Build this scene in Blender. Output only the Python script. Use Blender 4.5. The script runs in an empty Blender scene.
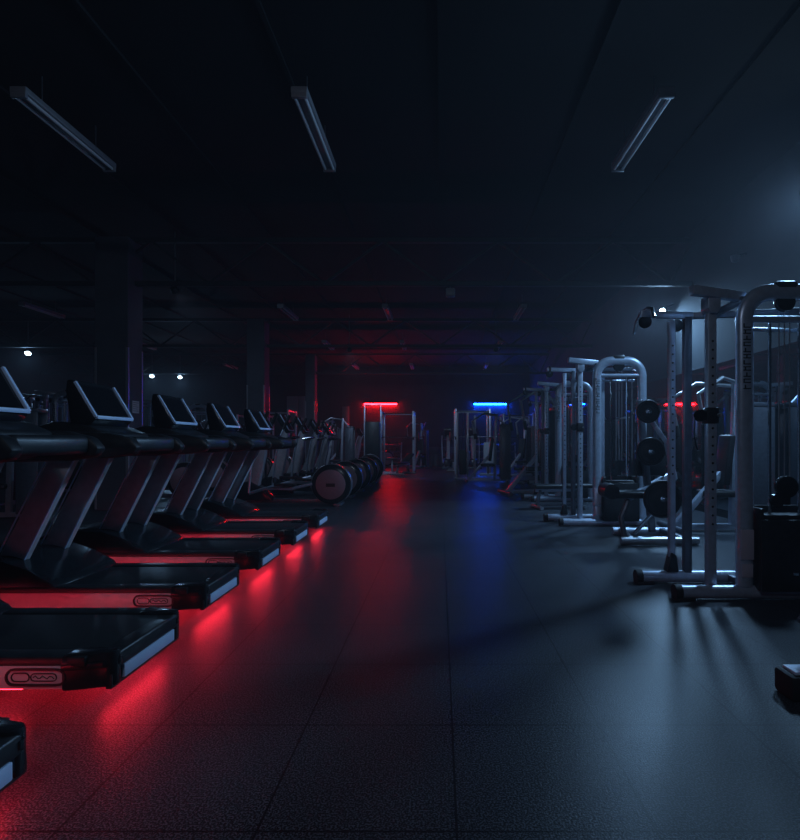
import bpy, bmesh, math, random
from mathutils import Vector, Matrix
random.seed(7)
S = bpy.context.scene
C = S.collection
PI = math.pi
F, CX, CY, H = 534.0, 440.0, 441.0, 1.17     # focal length (px), vanishing point (px), eye height (m)
def at(px, py, Y): return ((px-CX)*Y/F, Y, H-(py-CY)*Y/F)

# ---------------------------------------------------------------- materials
def mat(name, col, rough=0.5, metal=0.0, noise=0.0, nscale=20, bump=0.0, bscale=200, rvar=0.0, spec=0.5):
    m = bpy.data.materials.new(name); m.use_nodes = True
    nt = m.node_tree; b = nt.nodes['Principled BSDF']
    b.inputs['Base Color'].default_value = (*col, 1)
    b.inputs['Roughness'].default_value = rough
    b.inputs['Metallic'].default_value = metal
    b.inputs['Specular IOR Level'].default_value = spec
    tc = nt.nodes.new('ShaderNodeTexCoord')
    n = nt.nodes.new('ShaderNodeTexNoise'); n.inputs['Scale'].default_value = nscale; n.inputs['Detail'].default_value = 5
    nt.links.new(tc.outputs['Object'], n.inputs['Vector'])
    if noise or rvar:
        r = nt.nodes.new('ShaderNodeValToRGB')
        lo = tuple(max(0, c*(1-noise)) for c in col); hi = tuple(min(1, c*(1+noise)) for c in col)
        r.color_ramp.elements[0].position = .35; r.color_ramp.elements[1].position = .65
        r.color_ramp.elements[0].color = (*lo, 1); r.color_ramp.elements[1].color = (*hi, 1)
        nt.links.new(n.outputs['Fac'], r.inputs['Fac']); nt.links.new(r.outputs['Color'], b.inputs['Base Color'])
        mr = nt.nodes.new('ShaderNodeMapRange')
        mr.inputs['To Min'].default_value = max(.02, rough-rvar); mr.inputs['To Max'].default_value = min(1, rough+rvar)
        nt.links.new(n.outputs['Fac'], mr.inputs['Value']); nt.links.new(mr.outputs['Result'], b.inputs['Roughness'])
    if bump:
        n2 = nt.nodes.new('ShaderNodeTexNoise'); n2.inputs['Scale'].default_value = bscale
        nt.links.new(tc.outputs['Object'], n2.inputs['Vector'])
        bp = nt.nodes.new('ShaderNodeBump'); bp.inputs['Strength'].default_value = bump; bp.inputs['Distance'].default_value = .002
        nt.links.new(n2.outputs['Fac'], bp.inputs['Height']); nt.links.new(bp.outputs['Normal'], b.inputs['Normal'])
    return m
def emis(name, col, strength):
    m = bpy.data.materials.new(name); m.use_nodes = True
    nt = m.node_tree; nt.nodes.remove(nt.nodes['Principled BSDF'])
    e = nt.nodes.new('ShaderNodeEmission'); e.inputs['Color'].default_value = (*col, 1); e.inputs['Strength'].default_value = strength
    nt.links.new(e.outputs[0], nt.nodes['Material Output'].inputs[0])
    return m
M = dict(
    lplate  = mat('label_plate_paint', (.55,.48,.56), .6),
    black   = mat('black_plastic', (.022,.024,.028), .38, noise=.2, rvar=.05),
    gloss   = mat('gloss_black', (.02,.022,.026), .2, noise=.1),
    rubber  = mat('black_rubber', (.02,.021,.024), .7, bump=.3),
    belt    = mat('running_belt', (.022,.024,.028), .5, noise=.2, nscale=300, bump=.25, bscale=500),
    panel   = mat('grey_side_panel', (.6,.58,.62), .5, metal=.1, noise=.05),
    upright = mat('graphite_upright', (.46,.47,.52), .45, metal=.1, noise=.08),
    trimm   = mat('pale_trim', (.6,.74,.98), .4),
    silver  = mat('silver_paint', (.5,.52,.56), .3, metal=.75, noise=.06),
    steel   = mat('steel_tube', (.50,.57,.69), .32, metal=.4, noise=.08),
    dsteel  = mat('dark_steel', (.14,.155,.19), .34, metal=.4, noise=.1),
    chrome  = mat('chrome', (.75,.77,.8), .12, metal=1.0),
    pad     = mat('black_leatherette', (.022,.022,.026), .42, noise=.15, bump=.2, bscale=120),
    screen  = mat('black_screen', (.012,.013,.016), .12),
    grey    = mat('grey_vinyl', (.25,.25,.28), .55, noise=.1),
    iron    = mat('cast_iron', (.035,.036,.04), .45, metal=.4, bump=.4, bscale=90),
    paint   = mat('lettering_grey', (.012,.012,.015), .5),
    lamp    = mat('lamp_white', (.27,.27,.3), .4, noise=.04),
    wallm   = mat('dark_wall_paint', (.04,.055,.07), .85, noise=.12, nscale=1.5, bump=.2, bscale=60),
    ceil    = mat('black_ceiling_paint', (.02,.022,.027), .9, noise=.15, nscale=.8),
    truss   = mat('truss_paint', (.045,.05,.06), .7, noise=.1, nscale=3),
    column  = mat('column_paint', (.11,.125,.155), .75, noise=.1, nscale=2),
    guard   = mat('corner_guard', (.5,.53,.58), .35, metal=.5),
    paper   = mat('white_paper', (.75,.74,.76), .8),
    redp    = mat('red_plastic', (.5,.02,.03), .4),
    orange  = mat('orange_plastic', (.5,.16,.03), .5),
    board   = mat('pale_board', (.45,.52,.6), .6, noise=.04),
    face    = mat('wheel_face_redlit', (.30,.18,.215), .5, noise=.05),  # red LED light worked into the cover's base colour
    led     = emis('red_led', (1,.02,.045), 38),
    ledside = emis('red_led_side', (1,.02,.045), 17),
    ledred  = emis('red_tube', (1,.003,.006), 140),
    ledblue = emis('blue_tube', (.0015,.06,.8), 150),
    lens    = emis('lamp_lens', (.5,.78,1), 80),
    lensfar = emis('lamp_lens_far', (.6,.85,1), 12),
)
# mirror glass
mm = mat('mirror_glass', (.42,.47,.5), .03, metal=1.0); M['mirror'] = mm

def floor_mat():
    m = bpy.data.materials.new('rubber_floor_tiles'); m.use_nodes = True
    nt = m.node_tree; b = nt.nodes['Principled BSDF']; L = nt.links.new; N = nt.nodes.new
    tc = N('ShaderNodeTexCoord'); sp = N('ShaderNodeSeparateXYZ'); L(tc.outputs['Object'], sp.inputs[0])
    def math_(op, a, c=None):
        n = N('ShaderNodeMath'); n.operation = op
        for i, v in enumerate((a, c)):
            if v is None: continue
            if isinstance(v, (int, float)): n.inputs[i].default_value = v
            else: L(v, n.inputs[i])
        return n.outputs[0]
    def seam(axis, off):
        v = math_('DIVIDE', math_('ADD', axis, off), .6)
        f = math_('FRACT', v); d = math_('ABSOLUTE', math_('SUBTRACT', f, .5))
        return math_('GREATER_THAN', d, .4936)
    sx = seam(sp.outputs[0], 60-.05); sy = seam(sp.outputs[1], 60-2.2)
    s = math_('MAXIMUM', sx, sy)
    sn = N('ShaderNodeTexNoise'); sn.inputs['Scale'].default_value = 150; sn.inputs['Detail'].default_value = 3; L(tc.outputs['Object'], sn.inputs['Vector'])
    r = N('ShaderNodeValToRGB'); e = r.color_ramp.elements
    e[0].position = .47; e[0].color = (.016,.018,.022,1); e[1].position = .60; e[1].color = (.12,.135,.16,1)
    L(sn.outputs['Fac'], r.inputs['Fac'])
    bn = N('ShaderNodeTexNoise'); bn.inputs['Scale'].default_value = 1.3; bn.inputs['Detail'].default_value = 4; L(tc.outputs['Object'], bn.inputs['Vector'])
    mr = N('ShaderNodeMapRange'); mr.inputs['To Min'].default_value = .28; mr.inputs['To Max'].default_value = .40
    L(bn.outputs['Fac'], mr.inputs['Value'])
    mix = N('ShaderNodeMixRGB'); mix.inputs['Color2'].default_value = (.013,.014,.017,1)
    L(s, mix.inputs['Fac']); L(r.outputs['Color'], mix.inputs['Color1']); L(mix.outputs['Color'], b.inputs['Base Color'])
    L(mr.outputs['Result'], b.inputs['Roughness'])
    b.inputs['Specular IOR Level'].default_value = .19
    h = sn.outputs['Fac']
    bp = N('ShaderNodeBump'); bp.inputs['Strength'].default_value = .5; bp.inputs['Distance'].default_value = .003
    L(h, bp.inputs['Height']); L(bp.outputs['Normal'], b.inputs['Normal'])
    return m
M['floor'] = floor_mat()

# ---------------------------------------------------------------- mesh helpers
class MB:
    def __init__(s): s.bm = bmesh.new()
    def _add(s, vs, fs):
        bv = [s.bm.verts.new(v) for v in vs]
        for f in fs:
            try: s.bm.faces.new([bv[i] for i in f])
            except ValueError: pass
    def box(s, x0, x1, y0, y1, z0, z1, bev=0.0, rot=None, piv=None, seg=2):
        t = bmesh.new(); bmesh.ops.create_cube(t, size=1)
        bmesh.ops.scale(t, vec=(x1-x0, y1-y0, z1-z0), verts=t.verts)
        bmesh.ops.translate(t, vec=((x0+x1)/2, (y0+y1)/2, (z0+z1)/2), verts=t.verts)
        if bev: bmesh.ops.bevel(t, geom=t.edges[:], offset=bev, segments=seg, affect='EDGES', profile=.5)
        if rot:
            p = Vector(piv or ((x0+x1)/2, (y0+y1)/2, (z0+z1)/2))
            bmesh.ops.rotate(t, cent=p, matrix=Matrix.Rotation(rot[1], 3, rot[0]), verts=t.verts)
        s.merge(t); return s
    def merge(s, t):
        me = bpy.data.meshes.new('tmp'); t.to_mesh(me); t.free(); s.bm.from_mesh(me); bpy.data.meshes.remove(me)
    def tube(s, pts, r, n=10, rx=None, flat=None):
        """round (or oval: r across, rx along 'flat' axis) tube through pts"""
        pts = [Vector(p) for p in pts]; rings = []
        up = None
        for i, p in enumerate(pts):
            d = (pts[min(i+1, len(pts)-1)] - pts[max(i-1, 0)]).normalized()
            if up is None:
                up = Vector(flat) if flat else (Vector((0,1,0)) if abs(d.y) < .9 else Vector((1,0,0)))
            u = (up - d*up.dot(d)).normalized(); up = u if not flat else up
            w = d.cross(u)
            ru = rx or r
            rings.append([s.bm.verts.new(p + u*(ru*math.cos(2*PI*k/n)) + w*(r*math.sin(2*PI*k/n))) for k in range(n)])
        for a, b in zip(rings, rings[1:]):
            for k in range(n): s.bm.faces.new((a[k], a[(k+1)%n], b[(k+1)%n], b[k]))
        s.bm.faces.new(rings[0][::-1]); s.bm.faces.new(rings[-1])
        return s
    def bar(s, a, b, w, h, bev=.004):
        """rectangular bar from a to b, w across (horizontal), h the other way"""
        a, b = Vector(a), Vector(b); d = (b-a); L = d.length
        t = bmesh.new(); bmesh.ops.create_cube(t, size=1)
        bmesh.ops.scale(t, vec=(w, h, L), verts=t.verts)
        if bev: bmesh.ops.bevel(t, geom=t.edges[:], offset=min(bev, w*.3, h*.3), segments=2, affect='EDGES', profile=.5)
        q = d.to_track_quat('Z', 'Y').to_matrix()
        bmesh.ops.rotate(t, cent=(0,0,0), matrix=q, verts=t.verts)
        bmesh.ops.translate(t, vec=(a+b)/2, verts=t.verts)
        s.merge(t); return s
    def prism(s, poly, y0, y1, bev=.0, axis='Y'):
        t = bmesh.new()
        def P(u, v, y): return (u, y, v) if axis == 'Y' else ((y, u, v) if axis == 'X' else (u, v, y))
        a = [t.verts.new(P(u, v, y0)) for u, v in poly]; b = [t.verts.new(P(u, v, y1)) for u, v in poly]; n = len(poly)
        t.faces.new(a); t.faces.new(b[::-1])
        for i in range(n): t.faces.new((a[i], b[i], b[(i+1)%n], a[(i+1)%n]))
        bmesh.ops.recalc_face_normals(t, faces=t.faces)
        if bev: bmesh.ops.bevel(t, geom=t.edges[:], offset=bev, segments=2, affect='EDGES', profile=.5)
        s.merge(t); return s
    def lathe(s, prof, c, axis='Y', n=32):
        """prof = [(radius, along)]"""
        c = Vector(c); rings = []
        for r, h in prof:
            ring = []
            for k in range(n):
                a = 2*PI*k/n; u, v = r*math.cos(a), r*math.sin(a)
                o = (u, h, v) if axis == 'Y' else ((h, u, v) if axis == 'X' else (u, v, h))
                ring.append(s.bm.verts.new(c+Vector(o)))
            rings.append(ring)
        for a, b in zip(rings, rings[1:]):
            for k in range(n): s.bm.faces.new((a[k], a[(k+1)%n], b[(k+1)%n], b[k]))
        s.bm.faces.new(rings[0][::-1]); s.bm.faces.new(rings[-1])
        return s
    def build(s, name, m, parent=None, smooth=True, loc=None):
        bmesh.ops.recalc_face_normals(s.bm, faces=s.bm.faces)
        me = bpy.data.meshes.new(name); s.bm.to_mesh(me); s.bm.free()
        me.materials.append(M[m] if isinstance(m, str) else m)
        if smooth:
            for p in me.polygons: p.use_smooth = True
            try: me.set_sharp_from_angle(angle=math.radians(35))
            except Exception: pass
        o = bpy.data.objects.new(name, me); C.objects.link(o)
        if parent: o.parent = parent
        if loc: o.location = loc
        return o
def tag(o, label=None, cat=None, group=None, kind=None):
    if label: o['label'] = label
    if cat: o['category'] = cat
    if group: o['group'] = group
    if kind: o['kind'] = kind
    return o
def thing(name, label, cat, loc=(0,0,0), rz=0, group=None):
    o = bpy.data.objects.new(name, None); C.objects.link(o)
    o.location = loc; o.rotation_euler = (0,0,rz); o.empty_display_size = .1
    return tag(o, label, cat, group)
def dup(root, loc, rz=0, label=None, group=None):
    def cp(o, par):
        c = o.copy(); C.objects.link(c); c.parent = par
        for ch in kids.get(o, []): cp(ch, c)
        return c
    kids = {}
    for o in list(C.objects):
        if o.parent: kids.setdefault(o.parent, []).append(o)
    r = cp(root, None); r.location = loc; r.rotation_euler = (0,0,rz)
    if label: r['label'] = label
    if group: r['group'] = group
    return r
def struct(name, mb, m, smooth=False):
    return tag(mb.build(name, m, smooth=smooth), kind='structure')
def arc(cx, cz, r, a0, a1, y, n=8):
    return [(cx+r*math.cos(math.radians(a0+(a1-a0)*i/n)), y, cz+r*math.sin(math.radians(a0+(a1-a0)*i/n))) for i in range(n+1)]

# ---------------------------------------------------------------- room
XL, XR, YB, YF, ZC = -16.0, 4.35, 26.0, -3.0, 4.8
struct('floor', MB().box(XL, XR, YF, YB, -.1, 0), 'floor')
struct('ceiling', MB().box(XL, XR, YF, YB, ZC, ZC+.1), 'ceil')
struct('wall_left', MB().box(XL-.1, XL, YF, YB, -.1, ZC+.1), 'wallm')
struct('wall_right', MB().box(XR, XR+.1, YF, YB, -.1, ZC+.1), 'wallm')
struct('wall_back', MB().box(XL-.1, XR+.1, YB, YB+.1, -.1, ZC+.1), 'wallm')
struct('wall_front', MB().box(XL-.1, XR+.1, YF-.1, YF, -.1, ZC+.1), 'wallm')
struct('baseboard_right', MB().box(XR-.015, XR, YF, YB, 0, .1, bev=.004), 'black')
struct('baseboard_back', MB().box(XL, XR, YB-.015, YB, 0, .1, bev=.004), 'black')
# purlins under the roof deck
b = MB()
for x in [-15+1.5*i for i in range(13)]: b.box(x-.02, x+.02, YF, YB, ZC-.03, ZC)
struct('trim_1', b, 'ceil')
# trusses from column to column
for i, y in enumerate((9.25, 15.3, 21.4)):
    b = MB()
    b.box(XL, XR, y-.05, y+.05, 3.85, 3.93, bev=.008); b.box(XL, XR, y-.05, y+.05, 4.6, 4.68, bev=.008)
    x = XL; up = True
    while x < XR-.2:
        x2 = min(x+1.0, XR)
        b.bar((x, y, 3.9 if up else 4.63), (x2, y, 4.63 if up else 3.9), .04, .04, bev=0)
        x = x2; up = not up
    struct('trim_%d' % (i+2), b, 'truss')
# columns
for i, (x0, x1, y0, y1) in enumerate(((-5.82, -5.26, 9.0, 9.45), (-5.45, -4.95, 15.05, 15.5), (-5.35, -4.97, 21.2, 21.6))):
    c = struct('column', MB().box(x0, x1, y0, y1, 0, 4.62, bev=.01), 'column')
    for (gx, gy) in ((x0, y0), (x1, y0), (x1, y1)):
        g = MB()
        sx = 1 if gx == x0 else -1; sy = 1 if gy == y0 else -1
        g.box(min(gx-sx*.004, gx+sx*.035), max(gx-sx*.004, gx+sx*.035), min(gy-sy*.004, gy), max(gy-sy*.004, gy), .02, 2.75)
        g.box(min(gx-sx*.004, gx), max(gx-sx*.004, gx), min(gy-sy*.004, gy+sy*.035), max(gy-sy*.004, gy+sy*.035), .02, 2.75)
        g.build('corner_guard', 'guard', c, smooth=False)
n = MB().box(-5.26, -5.25, 9.12, 9.32, 1.65, 1.86).build('paper_notice', 'paper')
tag(n, 'white paper notice taped to the side of the square column', 'notice')
ln = MB()
for k in range(5): ln.box(-5.2499, -5.2492, 9.14, 9.30-.03*(k%2), 1.825-.035*k, 1.832-.035*k)
ln.build('printed_lines', 'paint', n, smooth=False)

# mirror along the right wall
b = MB()
y = 3.0
while y < 20.9:
    b.box(XR-.02, XR-.001, y+.002, y+1.198, .12, 2.38); y += 1.2
tag(b.build('wall_mirror', 'mirror', smooth=False), 'long row of frameless mirror panels on the right wall behind the cable machines', 'mirror')

# ---------------------------------------------------------------- wall tubes (red, blue)
def tube_light(px0, px1, m, label, y=YB-.06, z=2.96):
    x0, x1 = (px0-CX)*y/F, (px1-CX)*y/F
    t = thing('tube_light', label, 'light', ((x0+x1)/2, y, z))
    w = (x1-x0)/2
    MB().box(-w-.04, w+.04, -.06, .06, .04, .06, bev=.004).box(-w-.04, w+.04, .03, .06, -.035, .05, bev=.004).build('housing', 'black', t)  # top plate added to keep the tube's light off the ceiling
    MB().tube([(-w, -.02, 0), (w, -.02, 0)], .035, 12).build('glowing_tube', m, t)
    return t
tube_light(364, 397, 'ledred', 'glowing red tube light across the back wall')
tube_light(474, 508, 'ledblue', 'glowing blue tube light across the back wall')

# ---------------------------------------------------------------- ceiling batten lamps (unlit)
def batten():
    t = thing('batten_lamp', 'unlit twin tube batten lamp hanging from the black ceiling', 'ceiling lamp', (0,0,0))
    MB().box(-.075, .075, 0, 1.36, .03, .09, bev=.008).build('housing', 'lamp', t)
    for sx in (-1, 1): MB().tube([(sx*.045, .03, .012), (sx*.045, 1.33, .012)], .016, 10).build('tube', 'paper', t)
    for y in (0.0, 1.325): MB().box(-.07, .07, y, y+.035, -.01, .035, bev=.004).build('end_cap', 'lamp', t)
    r = MB()
    for y in (.3, 1.1): r.tube([(0, y, .085), (0, y, .38)], .006, 6)
    r.build('hanger', 'dsteel', t)
    return t
bt = batten()
lamps = [
 (-3.83, 4.84, 'unlit batten lamp highest on the left of the ceiling, nearly black'),
 (-1.28, 4.84, 'unlit batten lamp near the camera with a pinkish sheen, above the treadmill ends'),
 (2.06, 4.84, 'unlit batten lamp near the camera with a pale blue sheen, above the right machines'),
 (-3.74, 12.5, 'unlit grey batten lamp just beyond the first roof truss, left of the red tinted one'),
 (-1.29, 12.5, 'unlit batten lamp tinted red beyond the first roof truss'),
 (1.97, 12.5, 'unlit batten lamp tinted blue beyond the first roof truss'),
 (-9.65, 12.3, 'unlit batten lamp left of the nearest square column'),
 (-3.7, 17.0, 'unlit batten lamp of the third row, left of centre'),
 (-1.22, 17.0, 'unlit batten lamp of the third row, in the middle'),
 (1.95, 17.0, 'unlit batten lamp of the third row, over the blue glow'),
 (-9.8, 17.0, 'unlit batten lamp of the third row, just right of the nearest square column'),
 (-3.6, 22.0, 'unlit batten lamp of the last row, left of centre'),
 (-1.2, 22.0, 'unlit batten lamp of the last row, in the middle'),
 (1.95, 22.0, 'unlit batten lamp of the last row, over the blue glow'),
 (-8.9, 22.0, 'unlit batten lamp of the last row, left of the second column'),
]
for i, (x, y, lb) in enumerate(lamps):
    o = bt if i == 0 else dup(bt, (x, y, 4.3))
    o.location = (x, y, 4.3); o['label'] = lb; o['group'] = 'unlit batten lamps under the ceiling'

# ---------------------------------------------------------------- floodlights
def flood(name, label, loc, aim, energy, lens='lens', r=.12, size=1.0, col=(.31,.6,1), spot=None, wall=True):
    t = thing(name, label, 'lamp', loc)
    d = Vector(aim)-Vector(loc); q = d.to_track_quat('-Z', 'Y')
    h = MB().lathe([(.05*size, .12*size), (.09*size, .10*size), (.12*size, .0), (.125*size, -.02*size), (.105*size, -.02*size)], (0,0,0), axis='Z', n=24).build('housing', 'black', t)
    h.rotation_mode = 'QUATERNION'; h.rotation_quaternion = q
    l = MB().lathe([(.1*size, -.021*size), (.095*size, -.03*size), (.06*size, -.036*size)], (0,0,0), axis='Z', n=24).build('lens', lens, h)
    if wall: MB().bar((0,0,.05), (XR-loc[0]-.0, 0, .12), .03, .03).build('bracket', 'dsteel', t)
    else: MB().tube([(0,0,.08), (0,0,ZC-loc[2])], .012, 8).build('bracket', 'dsteel', t)
    if energy:
        ld = bpy.data.lights.new(name, 'SPOT'); ld.energy = energy; ld.color = col; ld.shadow_soft_size = r
        ld.spot_size = math.radians(spot or 160); ld.spot_blend = .6
        lo = bpy.data.objects.new(name+'_beam', ld); C.objects.link(lo); lo.parent = t
        lo.rotation_mode = 'QUATERNION'; lo.rotation_quaternion = q
        lo.location = d.normalized()*.06*size
    return t
flood('flood_lamp', 'bright cold floodlight high on the right wall above the nearest machine', (4.235, 6.07, 4.02), (1.5, 3.8, 0), 420, r=.22, spot=140)
flood('flood_lamp', 'small star bright spotlight on the right wall beside the arm of the nearest machine', (4.15, 9.95, 3.6), (1.8, 6.3, 0), 480, size=.5, r=.3, spot=114)
def far_lamp(px, py, Y, e, lb):
    return flood('spot_lamp', lb, at(px, py, Y), (at(px, py, Y)[0]+1.2, Y-3, 0), e, lens='lensfar', size=.8, wall=False, spot=150)
far_lamp(28, 353, 16.0, 95, 'bright white ceiling spotlight over the machines far to the left')
far_lamp(152, 376, 22.0, 120, 'ceiling spotlight just right of the nearest square column')
far_lamp(180, 377, 22.0, 160, 'faint ceiling spotlight second to the right of the nearest square column')

flood('spot_lamp', 'dim fill spotlight added behind the camera over the treadmills', (-.6, -1.2, 4.2), (-1.8, 3.6, 0), 80, lens='lensfar', wall=False, spot=120, r=.2, col=(.6,.72,.95))  # unseen fill lamp, added to lift the uprights and floor
for (x, y, ax, e, lb) in ((1.6, 15.2, 1.4, 90, 'added fill spotlight on the second roof truss turned to the back wall, right one'), (-2.6, 15.2, -2.6, 90, 'added fill spotlight on the second roof truss turned to the back wall, middle one'),
      (-4.6, 9.15, -3.6, 60, 'added fill spotlight on the first roof truss turned away over the elliptical trainers')):
    flood('added_truss_spot', lb, (x, y+.12, 3.78), (ax, y+4.5, 0), e, lens='lensfar', size=.6, wall=False, spot=110, r=.08, col=(.45,.66,1))  # unseen fill spots added to brighten the far background
# small devices on the ceiling structure
t = thing('ceiling_speaker', 'small pale speaker hanging under the first roof truss', 'speaker', (.18, 9.25, 3.7))
MB().box(-.08, .08, -.07, .07, -.03, .11, bev=.02).build('body', 'lamp', t); MB().tube([(0,0,.1), (0,0,.16)], .012, 8).build('bracket', 'dsteel', t)
t = thing('security_camera', 'tiny pale dome camera near the ceiling on the right wall', 'camera', (4.2, 7.6, 3.78))
MB().lathe([(.02,-.07),(.05,-.05),(.06,0),(.06,.03)], (0,0,0), axis='Z', n=16).build('dome', 'lamp', t)
MB().bar((0,0,.03), (.15,0,.06), .03, .03).build('bracket', 'dsteel', t)

# ---------------------------------------------------------------- treadmill
def treadmill():
    t = thing('treadmill', 'treadmill', 'treadmill')
    # deck frame: under-body, foot rails, feet
    d = MB()
    d.box(-1.9, -.045, -.30, .30, .1, .2, bev=.006)
    d.box(-.04, -.012, -.30, .30, .086, .15, bev=.004)  # lip added to cut the red strip's spill across the floor
    for s in (-1, 1):
        d.prism([(-1.75,.2),(-1.75,.235),(-1.0,.243),(-.1,.245),(-.1,.2)], min(s*.25, s*.345), max(s*.25, s*.345), bev=.008)
    d.box(-.09, .0, -.28, .28, .165, .237, bev=.012, seg=3)
    for x in (-1.0, -1.75):
        for s in (-1, 1): d.lathe([(.03, 0), (.035, .01), (.035, .03), (.015, .04), (.015, .13)], (x, s*.24, 0), axis='Z', n=12)
    d.build('deck_frame', 'black', t)
    be = MB().box(-1.65, -.075, -.248, .248, .2, .238, bev=.012)
    be.build('running_belt', 'belt', t)
    for s in (-1, 1):
        sp = MB().box(-1.88, -.19, min(s*.322, s*.345), max(s*.322, s*.345), .106, .212, bev=.006).build('side_panel', 'panel', t)
        # oval emblem with a ring, a small ring inside and a few strokes
        lg = MB(); yo = s*.347
        def oval(cx, cz, a, bb, th, n=28):
            ri = []
            for k in range(n+1):
                an = 2*PI*k/n
                co, si = math.cos(an), math.sin(an)
                # stadium-like
                px = cx + (a-bb)*(1 if co > 0 else -1 if co < 0 else 0)*min(1, abs(co)*4) + bb*co
                ri.append((px, yo, cz+bb*si))
            lg.tube(ri, th, 5)
        oval(-.31, .159, .125, .034, .006)
        oval(-.375, .159, .038, .018, .003)
        oval(-.275, .159, .055, .016, .0025)
        lg.tube([(-.32+.01*k, yo, .159+.007*math.sin(k*1.9)) for k in range(10)], .0025, 4)
        lg.build('emblem', 'black', sp)
        # moulded corner
        e = MB()
        y0, y1 = (s*.235, s*.352)
        e.prism([(-.2, min(y0,y1) if s < 0 else min(y0,y1)), (-.02, min(y0,y1)+(.05 if s < 0 else 0)), (0.0, min(y0,y1)+(.07 if s<0 else .01)),
                 (0.0, max(y0,y1)-(.01 if s<0 else .07)), (-.02, max(y0,y1)-(0 if s<0 else .05)), (-.2, max(y0,y1))], .095, .252, bev=.014, axis='Z')
        e.prism([(-.2, min(y0,y1)-.002), (-.04, min(y0,y1)+(.035 if s < 0 else 0)), (.006, min(y0,y1)+(.085 if s<0 else .012)),
                 (.006, max(y0,y1)-(.012 if s<0 else .085)), (-.04, max(y0,y1)-(0 if s<0 else .035)), (-.2, max(y0,y1)+.002)], .185, .215, bev=.004, axis='Z')
        e.build('end_cap', 'gloss', t)
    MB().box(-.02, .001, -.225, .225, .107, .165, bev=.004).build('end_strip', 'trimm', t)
    # red led strips under the deck edges
    MB().box(-.1, -.08, -.235, .275, .087, .102).build('led_strip', 'led', t, smooth=False)
    for s in (-1, 1): MB().box(-1.8, -.42, min(s*.262, s*.28), max(s*.262, s*.28), .076, .09).build('led_strip', 'ledside', t, smooth=False)
    # motor hood
    h = MB().prism([(-1.98,.12),(-2.0,.24),(-1.93,.33),(-1.75,.395),(-1.5,.425),(-1.3,.415),(-1.12,.355),(-.97,.275),(-.93,.235),(-.93,.2),(-1.2,.12)], -.335, .335, bev=.022)
    hd = h.build('motor_hood', 'gloss', t)
    v = MB()
    for k in range(5): v.box(-1.9+.03*k, -1.885+.03*k, -.15, .15, .345+.011*k, .352+.011*k)
    v.build('vent_slots', 'paint', hd)
    # uprights
    for s in (-1, 1):
        y = s*.19
        u = MB().prism([(-1.50,.2),(-1.32,.2),(-.87,1.1),(-1.045,1.1)], y-.028, y+.028, bev=.012).build('upright', 'upright', t)
        MB().tube([(-1.292,y-.030,.26),(-.885,y-.030,1.075)], .006, 6).tube([(-1.50,y-.030,.22),(-1.06,y-.030,1.09)], .005, 6).build('rim_glow_trim', 'trimm', u)  # trim added to catch the red LED rim along the edges
    # rails and tray
    for s in (-1, 1):
        y = s*.29
        r = MB().prism([(-1.2,1.09),(-1.17,1.2),(-1.0,1.235),(-.62,1.225),(-.47,1.19),(-.42,1.13),(-.45,1.085),(-.6,1.06),(-1.05,1.055)], y-.04, y+.04, bev=.02)
        r.build('handrail', 'black', t)
    MB().prism([(-1.25,1.1),(-1.2,1.24),(-1.02,1.30),(-.78,1.27),(-.66,1.22),(-.64,1.12),(-.8,1.07),(-1.1,1.06)], -.25, .25, bev=.02).build('console_tray', 'black', t)
    MB().box(-.70,-.47,-.26,.26,1.1,1.2, bev=.03, seg=3).build('front_grip', 'black', t)
    for s in (-1, 1): MB().box(-.86, -.82, s*.16-.02, s*.16+.02, 1.262, 1.29, bev=.004).build('button', 'grey', t)
    # console: tilted slab, frame on its edges
    cs = MB().prism([(-.82,1.25),(-.765,1.31),(-.915,1.575),(-.955,1.575),(-.965,1.5),(-.93,1.27)], -.21, .21, bev=.012).build('console_housing', 'gloss', t)
    A, B = Vector((-.765, 0, 1.325)), Vector((-.906, 0, 1.56))
    nrm = Vector((.865, 0, .5)).normalized()
    def on(u, y, o=.004): p = A + (B-A)*u + nrm*o; return (p.x, y, p.z)
    fr = MB()
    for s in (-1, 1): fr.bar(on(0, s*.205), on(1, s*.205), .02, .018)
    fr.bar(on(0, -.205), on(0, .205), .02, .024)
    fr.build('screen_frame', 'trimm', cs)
    sc = MB(); p = [on(.1,-.17,.003), on(.1,.17,.003), on(.93,.17,.003), on(.93,-.17,.003)]
    q = [on(.1,-.17,-.003), on(.1,.17,-.003), on(.93,.17,-.003), on(.93,-.17,-.003)]
    sc._add(p+q, [(0,1,2,3), (7,6,5,4), (0,4,5,1), (1,5,6,2), (2,6,7,3), (3,7,4,0)])
    sc.build('screen', 'screen', t)
    return t
tm = treadmill()
tml = [
 (-1.34, 1.45, 'nearest treadmill, only the dark corner of its deck showing by the red floor glow'),
 (-1.42, 2.63, 'second treadmill from the camera, its red lit panel emblem cut by the frame edge'),
 (-1.50, 3.72, 'third treadmill from the camera, with a whole emblem on its red lit panel'),
 (-1.51, 4.78, 'fourth treadmill from the camera, console just right of the square column'),
 (-1.51, 5.85, 'fifth treadmill from the camera, deck second from the far end of the row'),
 (-1.51, 6.93, 'farthest treadmill of the row, next to the elliptical trainers'),
]
for i, (x, y, lb) in enumerate(tml):
    o = tm if i == 0 else dup(tm, (x, y, 0))
    o.location = (x, y, 0); o['label'] = lb; o['group'] = 'treadmills with red underglow'

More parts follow.
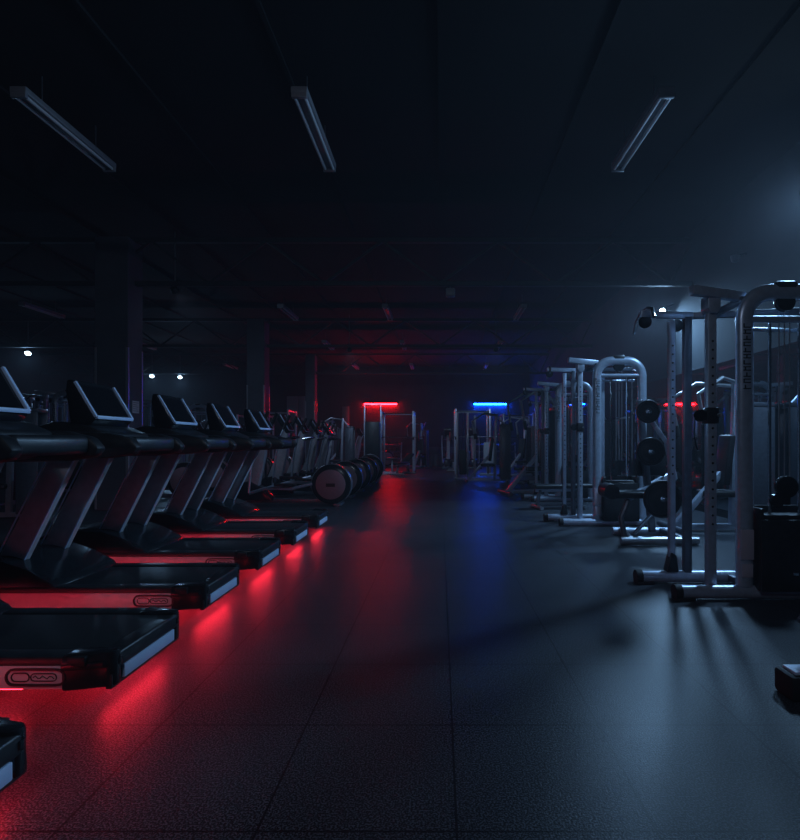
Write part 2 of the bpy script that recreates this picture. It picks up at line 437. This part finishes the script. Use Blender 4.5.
# ---------------------------------------------------------------- elliptical trainer (flywheel towards the aisle)
def elliptical():
    t = thing('elliptical_trainer', 'x', 'elliptical trainer')
    b = MB()
    b.box(-1.95, -.1, -.06, .06, .05, .13, bev=.02)
    b.box(-1.95, -1.85, -.3, .3, .02, .09, bev=.02)
    b.build('base_frame', 'dsteel', t)
    b = MB(); b.box(-.06, .07, -.22, .22, 0, .05, bev=.015); b
    b.build('rear_foot', 'dsteel', t)
    w = MB().lathe([(.1,-.13),(.30,-.13),(.345,-.11),(.36,-.07),(.36,.07),(.345,.11),(.3,.13),(.1,.13)], (-.12, 0, .39), n=48).build('flywheel_housing', 'gloss', t)
    MB().lathe([(.355,-.075),(.366,-.065),(.366,.065),(.355,.075)], (-.12,0,.39), n=48).build('rim', 'silver', w)
    for s in (-1, 1):
        f = MB().lathe([(.05, 0), (.262, 0), (.268, s*.012), (.258, s*.018), (.05, s*.02)], (-.12, s*.128, .39), n=40).build('face_plate', 'face', w)
        MB().box(-.2, -.04, min(s*.147, s*.152), max(s*.147, s*.152), .35, .41, bev=.002).build('dark_badge', 'paint', w)
        MB().tube([(-.46, s*.1, .40), (-.8, s*.2, .36+.04*s), (-1.25, s*.2, .33), (-1.55, s*.2, .24)], .028, 8).build('pedal_arm', 'steel', t)
        MB().box(-1.1, -.72, s*.2-.075, s*.2+.075, .42+.05*s, .46+.05*s, bev=.015).box(-1.12, -1.09, s*.2-.075, s*.2+.075, .43, .52, bev=.008).build('pedal', 'rubber', t)
        MB().tube([(-1.55, s*.24, .25), (-1.5, s*.26, .75), (-1.42, s*.27, 1.15), (-1.28, s*.26, 1.5), (-1.2, s*.25, 1.68)], .021, 10).build('swing_arm', 'steel', t)
        MB().tube([(-1.33, s*.262, 1.4), (-1.2, s*.25, 1.69)], .029, 10).build('grip', 'rubber', t)
    MB().prism([(-1.85,.08),(-1.5,.08),(-1.32,.9),(-1.28,1.35),(-1.38,1.4),(-1.5,.95)], -.07, .07, bev=.02).build('column', 'upright', t)
    MB().prism([(-1.85,.1),(-1.15,.1),(-1.35,.32),(-1.6,.45),(-1.8,.4)], -.14, .14, bev=.03).build('ramp_cover', 'gloss', t)
    cs = MB().prism([(-1.3,1.32),(-1.22,1.38),(-1.42,1.72),(-1.47,1.72),(-1.48,1.6)], -.17, .17, bev=.015).build('console_housing', 'gloss', t)
    fr = MB()
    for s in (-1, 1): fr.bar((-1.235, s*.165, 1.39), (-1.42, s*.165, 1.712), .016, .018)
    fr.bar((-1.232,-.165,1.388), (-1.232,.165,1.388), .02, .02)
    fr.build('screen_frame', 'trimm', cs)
    MB().tube([(-1.3,-.2,1.22),(-1.12,-.2,1.25),(-1.08,0,1.25),(-1.12,.2,1.25),(-1.3,.2,1.22)], .018, 8).build('handlebar', 'chrome', t)
    MB().tube([(-1.3,0,1.2),(-1.08,0,1.25)], .02, 8).build('bottle_holder', 'black', t)
    return t
el = elliptical()
names = ['nearest elliptical trainer, its round pinkish wheel cover facing the camera', 'second elliptical trainer of the row, wheel right behind the nearest',
 'middle elliptical trainer of the row along the aisle', 'fourth elliptical trainer of the row along the aisle', 'farthest elliptical trainer of the row, next to the red floor reflection']
for i in range(5):
    o = el if i == 0 else dup(el, (0,0,0))
    o.location = (-1.84, 9.7+1.35*i, 0); o['label'] = names[i]; o['group'] = 'elliptical trainers along the aisle'
# one more row behind, to the left of them
for i in range(5):
    o = dup(el, (-4.9-.12*(i % 2), 10.6+1.6*i, 0), 0, 'elliptical trainer in the second row, at position seen behind the aisle row')
    o['label'] = ['elliptical trainer of the second row, closest to the square column', 'elliptical trainer of the second row behind the fifth treadmill console',
      'elliptical trainer of the second row behind the nearest wheel cover', 'elliptical trainer of the second row next to the second column',
      'elliptical trainer of the second row, second from its far end', 'elliptical trainer at the far end of the second row'][i]
    o['group'] = 'elliptical trainers in the second row'

# ---------------------------------------------------------------- cable station (arch frame, pulley post, weight stack)
def cable_station():
    t = thing('cable_machine', 'x', 'cable machine')
    W, Ht = .62, 2.27
    # arch
    pts = [(0,0,.1), (0,0,Ht-.2)] + arc(.2, Ht-.2, .2, 180, 90, 0) + arc(W-.2, Ht-.2, .2, 90, 0, 0) + [(W,0,.1)]
    ar = MB().tube(pts, .062, 16, rx=.04, flat=(0,1,0)).build('arch_frame', 'steel', t)
    lt = MB()   # lettering strokes down the near post
    z = 2.0
    for k in range(11):
        lt.box(-.028, .028, -.0405, -.039, z, z+.008); lt.box(-.028+.01*(k % 3), -.018+.01*(k % 3), -.0405, -.039, z, z+.032)
        if k % 2: lt.box(-.028, .028, -.0405, -.039, z+.025, z+.032)
        z -= .045
    lt.build('lettering', 'paint', ar, smooth=False)
    MB().box(-.047, .047, -.046, -.036, .30, .52, bev=.003).build('label_plate', 'lplate', ar)
    MB().box(-.04, .04, -.046, -.036, .17, .27, bev=.003).build('lower_label_plate', 'lplate', ar)
    MB().tube([(0,0,2.07),(W,0,2.07)], .026, 12).build('crossbar', 'steel', t)
    MB().tube([(.03,.02,2.0),(W-.05,.16,2.02)], .016, 8).build('brace', 'steel', t)
    MB().lathe([(.02,-.02),(.07,-.02),(.075,-.01),(.06,0),(.075,.01),(.07,.02),(.02,.02)], (.3,0,2.2), n=20).build('top_pulley', 'gloss', t)
    MB().box(.22,.38,-.035,.035,2.26,2.35, bev=.02).build('pulley_cover', 'black', t)
    # base
    def foot(y, x0, x1, nm='base_tube'):
        f = MB().tube([(x0, y, .055), (x1, y, .055)], .05, 14, rx=.045).build(nm, 'steel', t)
        MB().tube([(x0-.02, y, .055), (x0+.03, y, .055)], .056, 14).build('rubber_cap', 'rubber', f)
        MB().box(x0-.02, x0+.12, y-.05, y+.05, 0, .02, bev=.004).box(x1-.2, x1-.05, y-.05, y+.05, 0, .02, bev=.004).build('foot_pad', 'rubber', f)
    foot(0, -.5, W+.1); foot(.45, -.62, W+.1)
    MB().box(.1, .18, 0, .45, .03, .08, bev=.005).build('base_rail', 'dsteel', t); MB().box(W-.04, W+.03, 0, .45, .03, .08, bev=.005).build('base_rail', 'dsteel', t)
    # pulley post with holes
    p = MB().box(-.25, -.185, .03, .095, .08, 2.2, bev=.008).build('pulley_post', 'steel', t)
    h = MB()
    for k in range(22): h.lathe([(.009,0),(.009,.002)], (-.217, .0285, .55+.065*k), n=8)
    h.build('adjustment_holes', 'paint', p)
    MB().prism([(-.265,2.25),(-.265,2.16),(-.245,2.12),(-.19,2.12),(-.17,2.16),(-.17,2.25)], .0, .12, bev=.006).build('bracket', 'steel', t)
    MB().bar((-.40,-.02,2.28),(.03,.06,2.25), .06, .07, bev=.006).build('top_beam', 'steel', t)
    # rear posts and arm
    p = MB().box(-.37, -.32, .42, .47, .08, 2.16, bev=.006).build('rear_post', 'steel', t)
    h = MB()
    for k in range(16): h.lathe([(.008,0),(.008,.002)], (-.345, .4185, .9+.07*k), n=8)
    h.build('adjustment_holes', 'paint', p)
    MB().box(-.245, -.185, .42, .48, .08, 2.19, bev=.006).build('rear_post', 'dsteel', t)
    MB().prism([(-.40,.1),(-.30,.1),(-.32,.24),(-.36,.26)], .40, .49, bev=.01).build('gusset', 'black', t)
    MB().bar((-.60,.45,2.215),(-.17,.45,2.2), .05, .055).build('arm', 'steel', t)
    MB().bar((-.17,.45,2.2),(W-.02,.3,2.2), .05, .05).build('rear_beam', 'dsteel', t)
    MB().bar((-.0,0,2.22),(-.02,.45,2.2), .045, .045).build('side_beam', 'dsteel', t); MB().bar((W,0,2.1),(W,.45,2.2), .045, .045).build('side_beam', 'dsteel', t)
    for (x, z) in ((-.56, 2.15), (-.3, 2.12)):
        MB().lathe([(.015,-.015),(.05,-.015),(.04,0),(.05,.015),(.015,.015)], (x,.45,z), n=18).build('pulley', 'gloss', t)
    # wide bar hanging from the arm
    MB().tube([(-.62,.12,2.12),(-.6,.2,2.2),(-.58,.35,2.24),(-.56,.55,2.24),(-.54,.7,2.2),(-.53,.78,2.12)], .014, 8).build('pulldown_bar', 'chrome', t)
    MB().tube([(-.56,.45,2.16),(-.57,.45,2.24)], .005, 5).build('clip', 'chrome', t)
    # carriage with pulley and handle on the post
    cg = MB().box(-.262, -.173, .018, .107, 1.3, 1.42, bev=.008).build('carriage', 'black', t)
    MB().lathe([(.01,-.012),(.045,-.012),(.036,0),(.045,.012),(.01,.012)], (-.3,.05,1.36), n=16).build('pulley', 'gloss', t)
    MB().tube([(-.34,.05,1.35),(-.345,.05,1.2)], .004, 5).tube([(-.345,0,1.1),(-.345,.0,1.1),(-.345,.1,1.1)], .013, 8).tube([(-.345,0,1.1),(-.345,.05,1.2),(-.345,.1,1.1)], .005, 5).build('stirrup_handle', 'chrome', t)
    MB().tube([(-.19,.0,1.36),(-.2,-.05,1.36)], .012, 8).build('pull_pin', 'grey', t)
    # guide rods, cables, stack in its shroud
    for x in (.2, .42): MB().tube([(x,.02,.6),(x,.02,2.07)], .012, 8).build('guide_rod', 'chrome', t)
    MB().box(.085, .145, .12, .17, .6, 2.12, bev=.006).build('inner_post', 'steel', t)
    for x in (.27, .31, .35, .49): MB().tube([(x,.02,.7 if x < .49 else .9),(x,.02,2.18)], .0045, 5).build('cable', 'grey', t)
    st = MB()
    for k in range(16): st.box(.13, .49, -.06, .10, .12+.032*k, .148+.032*k, bev=.002)
    st.build('weight_stack', 'iron', t)
    MB().box(.07, .10, -.08, .12, .08, .68, bev=.006).box(.52, .55, -.08, .12, .08, .68, bev=.006).box(.07,.55,.12,.14,.08,.68).box(.07, .55, -.1, -.085, .08, .60, bev=.004).build('stack_shroud', 'black', t)
    MB().lathe([(.01,-.02),(.08,-.02),(.085,0),(.08,.02),(.01,.02)], (.31,-.0,.83), n=24).box(.29,.33,-.02,.02,.7,.83).build('lifting_pulley', 'gloss', t)
    MB().lathe([(.01,-.02),(.05,-.02),(.05,.02),(.01,.02)], (.24,-.0,.73), n=20).build('stack_pulley', 'gloss', t)
    MB().box(.29,.33,-.112,-.1,.2,.23, bev=.004).build('selector_pin', 'chrome', t)
    return t
cb = cable_station()
cabs = [
 (2.25, 3.95, 0, 'nearest cable machine, tall dark arch post with a pale label at the frame edge'),
 (2.16, 7.35, 0, 'second cable machine, whole silver arch with the weight cables inside'),
 (2.28, 10.3, 0, 'third cable machine, silver arch behind the second one'),
 (3.0, 14.0, 0, 'fourth cable machine, dim arch far down the right side'),
 (-8.8, 12.2, .2, 'cable machine with a bent arch, nearer the square column of the two left of it'),
 (-9.75, 12.95, .1, 'cable machine with a bent arch, left one of the pair beside the square column'),
 (-7.9, 16.8, -.1, 'cable machine with blue lit frame, right behind the third treadmill console'),
 (-8.1, 15.3, .2, 'cable machine just right of the square column, under the ceiling spotlights'),
 (-11.4, 14.0, 0, 'cable machine farthest left, its top frame above the treadmill console'),
]
for i, (x, y, r, lb) in enumerate(cabs):
    o = cb if i == 0 else dup(cb, (x, y, 0), r)
    o.location = (x, y, 0); o.rotation_euler.z = r; o['label'] = lb; o['group'] = 'arched cable machines'

# ---------------------------------------------------------------- weight plates, benches, racks
def plate(name, r, loc, axis='Y', label='', group='weight plates on the plate tree'):
    p = thing(name, label, 'weight plate', loc, 0, group)
    th = .022
    MB().lathe([(.03,-th*.6),(r*.45,-th*.6),(r*.5,-th*.35),(r*.82,-th*.35),(r*.86,-th),(r*.97,-th),(r,-th*.6),(r,th*.6),(r*.97,th),(r*.86,th),(r*.82,th*.35),(r*.5,th*.35),(r*.45,th*.6),(.03,th*.6)], (0,0,0), axis=axis, n=36).build('disc', 'iron', p)
    MB().lathe([(.026,-th*1.15),(.034,-th*1.15),(.034,th*1.15),(.026,th*1.15)], (0,0,0), axis=axis, n=20).build('hub_ring', 'chrome', p)
    return p
def bench(name, label, loc, rz, L=1.2, z=.44, back=0.0):
    t = thing(name, label, 'bench', loc, rz)
    MB().box(-L/2, L*.1, -.14, .14, z-.07, z, bev=.025, seg=3).build('seat', 'pad', t)
    MB().box(L*.12, L/2+.2, -.14, .14, z-.07, z, bev=.025, seg=3, rot=('Y', -back), piv=(L*.12,0,z-.035)).build('backrest', 'pad', t)
    MB().bar((-L*.45,0,z-.1),(L*.5,0,z-.1), .05, .06).build('spine', 'steel', t)
    for x in (-L*.42, L*.45):
        MB().bar((x,0,.06),(x*.85,0,z-.1), .06, .05).build('leg', 'dsteel', t)
        MB().tube([(x,-.26,.035),(x,.26,.035)], .033, 12).build('foot_tube', 'silver', t)
    MB().bar((-L*.42,0,.06),(L*.45,0,.06), .05, .05).build('lower_rail', 'dsteel', t)
    return t
# plate-loaded press between the first two cable machines
t = thing('plate_loaded_machine', 'plate loaded lever machine with a black pad, between the two nearest cable machines', 'weight machine', (2.45, 6.15, 0))
MB().tube([(-.42,-.15,.05),(.45,-.15,.05)], .045, 14).build('base_tube', 'silver', t)
MB().tube([(-.3,.5,.05),(.45,.5,.05)], .045, 14).build('base_tube', 'steel', t)
MB().bar((-.3,-.15,.06),(-.2,.5,.06), .06, .06).build('base_rail', 'dsteel', t); MB().bar((.3,-.15,.06),(.3,.5,.06), .06, .06).build('base_rail', 'dsteel', t)
MB().tube([(-.36,-.12,.06),(-.40,-.1,.3),(-.3,-.05,.5)], .03, 10).build('front_leg', 'dsteel', t)
MB().bar((-.3,0,.5),(.3,.3,.75), .06, .06).build('seat_rail', 'steel', t)
MB().box(-.56,.0,-.16,.12,.52,.60, bev=.03, seg=3).build('seat', 'pad', t)
MB().lathe([(.04,-.14),(.085,-.13),(.09,0),(.085,.13),(.04,.14)], (-.52,-.03,.6), n=20).build('knee_roller', 'pad', t)
MB().bar((-.25,-.1,.12),(.2,-.1,.62), .035, .035).build('link_rod', 'chrome', t)
MB().bar((.05,.15,.1),(-.1,.15,1.65), .07, .07).build('mast', 'dsteel', t)
MB().bar((-.08,.05,1.52),(.14,-.05,1.15), .06, .05).build('lever_arm', 'steel', t)
MB().bar((.14,-.05,1.15),(.3,.1,.72), .05, .05).build('lever_arm', 'steel', t)
MB().tube([(-.12,-.25,1.5),(-.12,.3,1.5)], .016, 8).build('plate_peg', 'chrome', t)
MB().tube([(-.09,-.25,1.05),(-.09,.3,1.05)], .016, 8).build('plate_peg', 'chrome', t)
MB().tube([(.0,-.35,.53),(.0,.3,.53)], .016, 8).build('plate_peg', 'chrome', t)
MB().box(-.1,.25,.2,.28,.75,1.0, bev=.03).build('backrest', 'pad', t)
gp = 'weight plates on the lever machine'
for (dx, dy, z, r, lb) in ((-.12,-.17,1.5,.13,'small black weight plate on the top peg of the lever machine'), (-.09,-.17,1.05,.16,'black weight plate on the middle peg of the lever machine'),
      (.0,-.27,.53,.21,'large black weight plate on the lowest peg, front one'), (.0,-.22,.53,.19,'black weight plate behind the large one on the lowest peg')):
    p = plate('weight_plate', r, (2.45+dx, 6.15+dy, z), label=lb, group=gp)
bench('weight_bench', 'low flat bench in front of the third cable machine', (2.05, 9.3, 0), .15, L=.9, z=.42)
# bench whose front feet reach into the frame at the lower right
t = thing('weight_bench', 'nearest bench at the lower right edge, only its dark feet showing', 'bench', (2.12, 2.45, 0), .0)
MB().tube([(-.50,-.0,.06),(.5,0,.06)], .045, 14, rx=.04).build('foot_tube', 'dsteel', t)
MB().box(-.55,-.42,-.07,.07,0,.115, bev=.02).build('foot_cap', 'rubber', t)
MB().box(-.52,-.3,-.045,.045,.11,.128, bev=.004).build('foot_plate', 'trimm', t)
MB().tube([(-.55,-.32,.05),(.5,-.3,.05)], .04, 14).build('foot_tube', 'rubber', t)
MB().bar((-.1,0,.06),(-.1,-.32,.06), .06,.05).bar((.4,0,.06),(.4,-.31,.06), .06,.05).build('lower_rail', 'dsteel', t)
MB().bar((.1,0,.08),(.2,-.05,.42), .06, .06).bar((.4,0,.08),(.4,-.1,.42), .06, .06).build('leg', 'dsteel', t)
MB().box(-.15,.9,-.2,.1,.42,.49, bev=.025, seg=3).build('seat', 'pad', t)
MB().bar((-.30,.04,.1),(-.34,.12,.28), .035, .035).lathe([(.02,-.03),(.035,-.03),(.035,.03),(.02,.03)], (-.345,.12,.30), n=14).build('adjuster_lever', 'dsteel', t)

def press_machine():
    t = thing('press_machine', 'x', 'weight machine')
    MB().bar((-.6,0,.06),(.6,0,.06), .08, .07).build('base_rail', 'steel', t)
    for x in (-.6, .55): MB().tube([(x,-.35,.05),(x,.35,.05)], .04, 12).build('foot_tube', 'dsteel', t)
    MB().bar((-.55,0,.06),(.05,0,.75), .08, .07).build('incline_rail', 'steel', t)
    MB().bar((.2,0,.06),(.25,0,1.95), .08, .07).build('mast', 'steel', t)
    MB().box(-.2,.2,-.16,.16,.45,.53, bev=.025, seg=3).build('seat', 'pad', t)
    MB().box(.06,.14,-.15,.15,.6,1.25, bev=.025, seg=3, rot=('Y', .12)).build('backrest', 'pad', t)
    for s in (-1, 1):
        MB().tube([(.25, s*.12, 1.9), (-.1, s*.34, 1.95), (-.42, s*.38, 1.75), (-.35, s*.38, 1.35)], .025, 10).build('lever_arm', 'silver', t)
        MB().tube([(-.35, s*.38, 1.38), (-.33, s*.38, 1.22)], .03, 10).build('grip', 'rubber', t)
    st = MB()
    for k in range(14): st.box(.4,.6,-.15,.15,.12+.035*k,.15+.035*k)
    st.build('weight_stack', 'iron', t)
    MB().box(.36,.64,-.2,-.17,.08,1.6, bev=.01).box(.36,.64,.17,.2,.08,1.6, bev=.01).box(.36,.64,-.2,.2,1.6,1.66, bev=.01).build('stack_frame', 'dsteel', t)
    for y in (-.06,.06): MB().tube([(.5,y,.6),(.5,y,1.6)], .01, 6).build('guide_rod', 'chrome', t)
    MB().bar((.25,0,1.9),(.5,0,1.62), .05, .05).build('top_link', 'steel', t)
    return t
pm = press_machine()
pml = [
 (2.08, 11.7, .2, 'press machine with pale bent lever arms, left of the third cable machine'),
 (1.35, 15.2, .0, 'press machine seen against the blue glow on the floor'),
 (2.6, 17.5, .5, 'press machine under the right end of the blue tube light'),
 (-3.6, 18.4, 0, 'press machine behind the elliptical trainers, left of the tall dark tower'),
 (-.9, 23.0, 1.2, 'press machine by the back wall in the middle of the hall'),
 (-4.4, 20.8, .6, 'press machine next to the farthest column'),
 (3.4, 12.4, .1, 'press machine between the third cable machine and the wall mirror'),
 (-8.9, 20.5, .4, 'press machine in the far left part of the hall'),
 (-10.6, 17.6, 0, 'press machine far left, under the brightest ceiling spotlight'),
 (-6.7, 8.0, .3, 'press machine low behind the uprights of the second treadmill'),
 (-8.3, 9.6, .1, 'press machine far left, seen below the treadmill handrails'),
 (3.6, 6.95, .0, 'press machine beside the second cable machine against the wall mirror'),
]
for i, (x, y, r, lb) in enumerate(pml):
    o = pm if i == 0 else dup(pm, (x, y, 0), r)
    o.location = (x, y, 0); o.rotation_euler.z = r; o['label'] = lb; o['group'] = 'seated press machines'
    o.scale = (1.15, 1.15, 1.15) if i == 0 else (1, 1, 1)

def power_rack():
    t = thing('power_rack', 'x', 'rack')
    for x in (-.6, .6):
        for y in (-.5, .5): MB().box(x-.035, x+.035, y-.035, y+.035, 0, 2.3, bev=.006).build('post', 'steel', t)
        MB().box(x-.03, x+.03, -.46, .46, .02, .09, bev=.006).build('base_rail', 'steel', t)
        MB().box(x-.03, x+.03, -.46, .46, 2.2, 2.27, bev=.006).build('top_rail', 'steel', t)
        MB().tube([(x,-.46,.8),(x,.46,.8)], .02, 8).build('safety_bar', 'chrome', t)
        MB().box(x-.03,x+.03,-.62,-.5,1.22,1.3, bev=.006).build('bar_hook', 'black', t)
    MB().box(-.565,.565,.47,.53,2.2,2.27, bev=.006).build('crossbar', 'steel', t)
    MB().tube([(-.565,-.5,2.2),(.565,-.5,2.2)], .018, 8).build('pull_up_bar', 'chrome', t)
    return t
pr = power_rack()
prl = [(1.15, 19.2, 'power rack under the left end of the blue tube light'), (-1.6, 20.6, 'power rack in the middle of the hall under the red tube light'),
       (-8.0, 23.2, 'power rack by the back wall far to the left'), (3.2, 22.3, 'power rack in the far right corner'), (-6.0, 19.5, 'power rack between the second and the farthest column')]
for i, (x, y, lb) in enumerate(prl):
    o = pr if i == 0 else dup(pr, (x, y, 0))
    o.location = (x, y, 0); o['label'] = lb; o['group'] = 'steel power racks'
# barbells resting in the racks
bl = ['barbell in the rack below the blue tube light', 'barbell in the rack in the middle of the hall', 'barbell in the rack by the back wall on the left',
      'barbell in the rack in the far right corner', 'barbell in the rack between the two far columns']
b0 = None
for i, (x, y, _) in enumerate(prl):
    if b0 is None:
        b0 = thing('barbell', '', 'barbell')
        MB().tube([(-1.0,0,0),(1.0,0,0)], .014, 8).build('bar', 'chrome', b0)
        for s in (-1, 1):
            MB().lathe([(.03, s*.74),(.22, s*.74),(.225, s*.76),(.22, s*.78),(.03, s*.78)], (0,0,0), axis='X', n=28).build('disc', 'iron', b0)
            MB().lathe([(.03, s*.79),(.16, s*.79),(.16, s*.82),(.03, s*.82)], (0,0,0), axis='X', n=24).build('small_disc', 'redp', b0)
    o = b0 if i == 0 else dup(b0, (0,0,0))
    o.location = (x, y-.56, 1.315); o['label'] = bl[i]; o['group'] = 'barbells in the racks'

# tall dark tower near the red light
t = thing('lat_tower', 'tall dark weight tower with thin posts in front of the red tube light', 'weight machine', at(373, 470, 19.0)[:2]+(0,))
MB().box(-.26,.26,-.2,.2,.1,1.85, bev=.02).build('stack_shroud', 'black', t)
for x in (-.3,.28): MB().box(x-.025,x+.025,-.03,.03,.05,2.45, bev=.005).build('post', 'steel', t)
MB().bar((-.3,0,2.45),(.28,0,2.45), .05,.05).build('top_beam', 'steel', t)
MB().tube([(.3,-.5,.05),(.9,-.5,.05)], .04, 10).tube([(-.3,0,.05),(.9,0,.05)], .04, 10).bar((.85,0,.05),(.85,-.5,.05), .05,.05).build('base_tube', 'steel', t)
MB().bar((.7,-.2,.05),(.7,-.2,.5), .06,.06).build('seat_post', 'steel', t)
MB().box(.5,.9,-.38,-.02,.5,.58, bev=.03).build('seat', 'pad', t)

# grey upholstered pad machine on the right of the aisle end
t = thing('padded_stand', 'pale grey upright pad on a dark stand at the end of the aisle, right side', 'weight machine', (1.65, 18.2, 0))
MB().box(-.17,.19,-.05,.05,.35,1.12, bev=.03, seg=3).build('pad', 'board', t)
MB().bar((0,.1,.05),(0,.08,1.0), .07,.07).build('post', 'dsteel', t)
MB().tube([(-.3,.1,.04),(.3,.1,.04)], .035, 10).build('foot_tube', 'steel', t)

# low partition in front of the back wall
struct('trim_5', MB().box(-.8, .75, 24.4, 24.5, 0, .85, bev=.01).box(-.83,.78,24.37,24.53,.85,.9, bev=.008), 'column')
# pale boards on the back wall
t = tag(MB().box(-7.45, -6.9, YB-.05, YB-.005, 2.1, 3.35, bev=.01).box(-6.88, -6.33, YB-.05, YB-.005, 2.1, 3.35, bev=.01).build('wall_board', 'board'), 'pale blue double board high on the back wall between the far columns', 'board')
t = tag(MB().box(-4.75, -4.42, YB-.05, YB-.005, 1.4, 2.85, bev=.01).build('wall_panel', 'grey'), 'narrow greyish pink panel on the back wall left of the red tube light', 'panel')

# dumbbell rack along the back
def dumb_rack():
    t = thing('dumbbell_rack', 'x', 'rack')
    for z, y in ((.35,-.2),(.68,-.1),(1.0,0)):
        MB().box(-1.1,1.1,y-.14,y+.06,z-.02,z+.02, bev=.006, rot=('X', .25)).build('shelf', 'dsteel', t)
    for x in (-1.1, 1.1): MB().bar((x,-.32,.0),(x,.06,1.1), .06,.05).bar((x,-.32,.03),(x,.2,.03), .06,.05).build('side_frame', 'steel', t)
    return t
dr = dumb_rack()
drl = [(-2.9, 24.9, 'dumbbell rack against the back wall under the red tube light'), (2.4, 24.9, 'dumbbell rack against the back wall under the blue tube light')]
db = None
for i, (x, y, lb) in enumerate(drl):
    o = dr if i == 0 else dup(dr, (0,0,0))
    o.location = (x, y, 0); o['label'] = lb; o['group'] = 'dumbbell racks along the back wall'
    for z, dy in ((.35,-.24),(.68,-.14),(1.0,-.04)):
        for k in range(6):
            lbl = 'dumbbell on the rack under the %s tube light' % ('red' if i == 0 else 'blue')
            if db is None:
                db = thing('dumbbell', lbl, 'dumbbell')
                MB().tube([(0,-.07,0),(0,.07,0)], .015, 8).build('handle', 'chrome', db)
                for s in (-1, 1): MB().lathe([(.05,s*.06),(.065,s*.07),(.065,s*.14),(.05,s*.15)], (0,0,0), n=14).build('head', 'iron', db)
                q = db
            else: q = dup(db, (0,0,0))
            q.location = (x-.9+.36*k, y+dy, z+.095); q['label'] = lbl; q['group'] = 'dumbbells under the %s light' % ('red' if i == 0 else 'blue')

# stacked benches etc. along the aisle end
for i, (x, y, rz, lb) in enumerate(((-2.3, 23.9, .5, 'elliptical trainer standing alone below the right end of the red tube light'), (.35, 24.0, 1.57, 'elliptical trainer in front of the low partition, its left half'),
        (1.2, 23.9, 1.7, 'elliptical trainer in front of the low partition, its right half'), (-2.1, 16.9, 0, 'elliptical trainer in line with the aisle row but apart, behind its last one'))):
    dup(el, (x, y, 0), rz, lb, 'elliptical trainers scattered at the far end')
t = thing('pulley_stand', 'slim bright pulley stand of thin posts left of the blue tube light', 'weight machine', (.95, 16.4, 0))
for x in (-.42, -.1, .12): MB().box(x-.03, x+.03, -.03, .03, .04, 2.05 if x < 0 else 1.95, bev=.006).build('post', 'silver', t)
MB().box(-.46,.2,-.03,.03,2.05,2.1, bev=.005).build('top_beam', 'dsteel', t); MB().box(-.5,.3,-.05,.05,0,.05, bev=.01).build('base_tube', 'silver', t)
MB().box(-.36,-.14,-.1,.1,.15,.9, bev=.02).build('stack_shroud', 'black', t)
for x in (-.3,-.2): MB().tube([(x,0,.9),(x,0,2.05)], .01, 6).build('guide_rod', 'chrome', t)
bench('weight_bench', 'bench standing in front of the middle power rack', (-1.3, 18.7, 0), 1.2, L=1.1, z=.44, back=.5)
bench('weight_bench', 'bench at the end of the aisle in front of the blue lit rack', (.55, 20.9, 0), 1.5, L=1.1, z=.44, back=.4)
bench('weight_bench', 'incline bench beside the pale grey pad', (2.6, 14.9, 0), .4, L=1.1, z=.44, back=.8)

# ---------------------------------------------------------------- world, camera, view
w = bpy.data.worlds.new('world'); S.world = w; w.use_nodes = True
w.node_tree.nodes['Background'].inputs[0].default_value = (.02,.03,.045,1)
w.node_tree.nodes['Background'].inputs[1].default_value = 1
v = w.node_tree.nodes.new('ShaderNodeVolumeScatter')       # the thin haze in the hall
v.inputs['Density'].default_value = .0044; v.inputs['Color'].default_value = (.85,.9,1,1); v.inputs['Anisotropy'].default_value = .3
w.node_tree.links.new(v.outputs[0], w.node_tree.nodes['World Output'].inputs['Volume'])
cam = bpy.data.cameras.new('camera'); co = bpy.data.objects.new('camera', cam); C.objects.link(co)
co.location = (0,0,H); co.rotation_euler = (PI/2,0,0)
cam.sensor_fit = 'HORIZONTAL'; cam.sensor_width = 36; cam.lens = 36*F/800
cam.shift_x = -(CX-400)/800; cam.shift_y = (CY-420)/800; cam.clip_end = 200
S.camera = co
S.view_settings.view_transform = 'Standard'; S.view_settings.look = 'None'
S.view_settings.gamma = 1; S.view_settings.use_curve_mapping = False
S.view_settings.exposure = 0
S.cycles.use_denoising = True
S.cycles.max_bounces = 8; S.cycles.diffuse_bounces = 4; S.cycles.glossy_bounces = 5
S.cycles.sample_clamp_indirect = 4
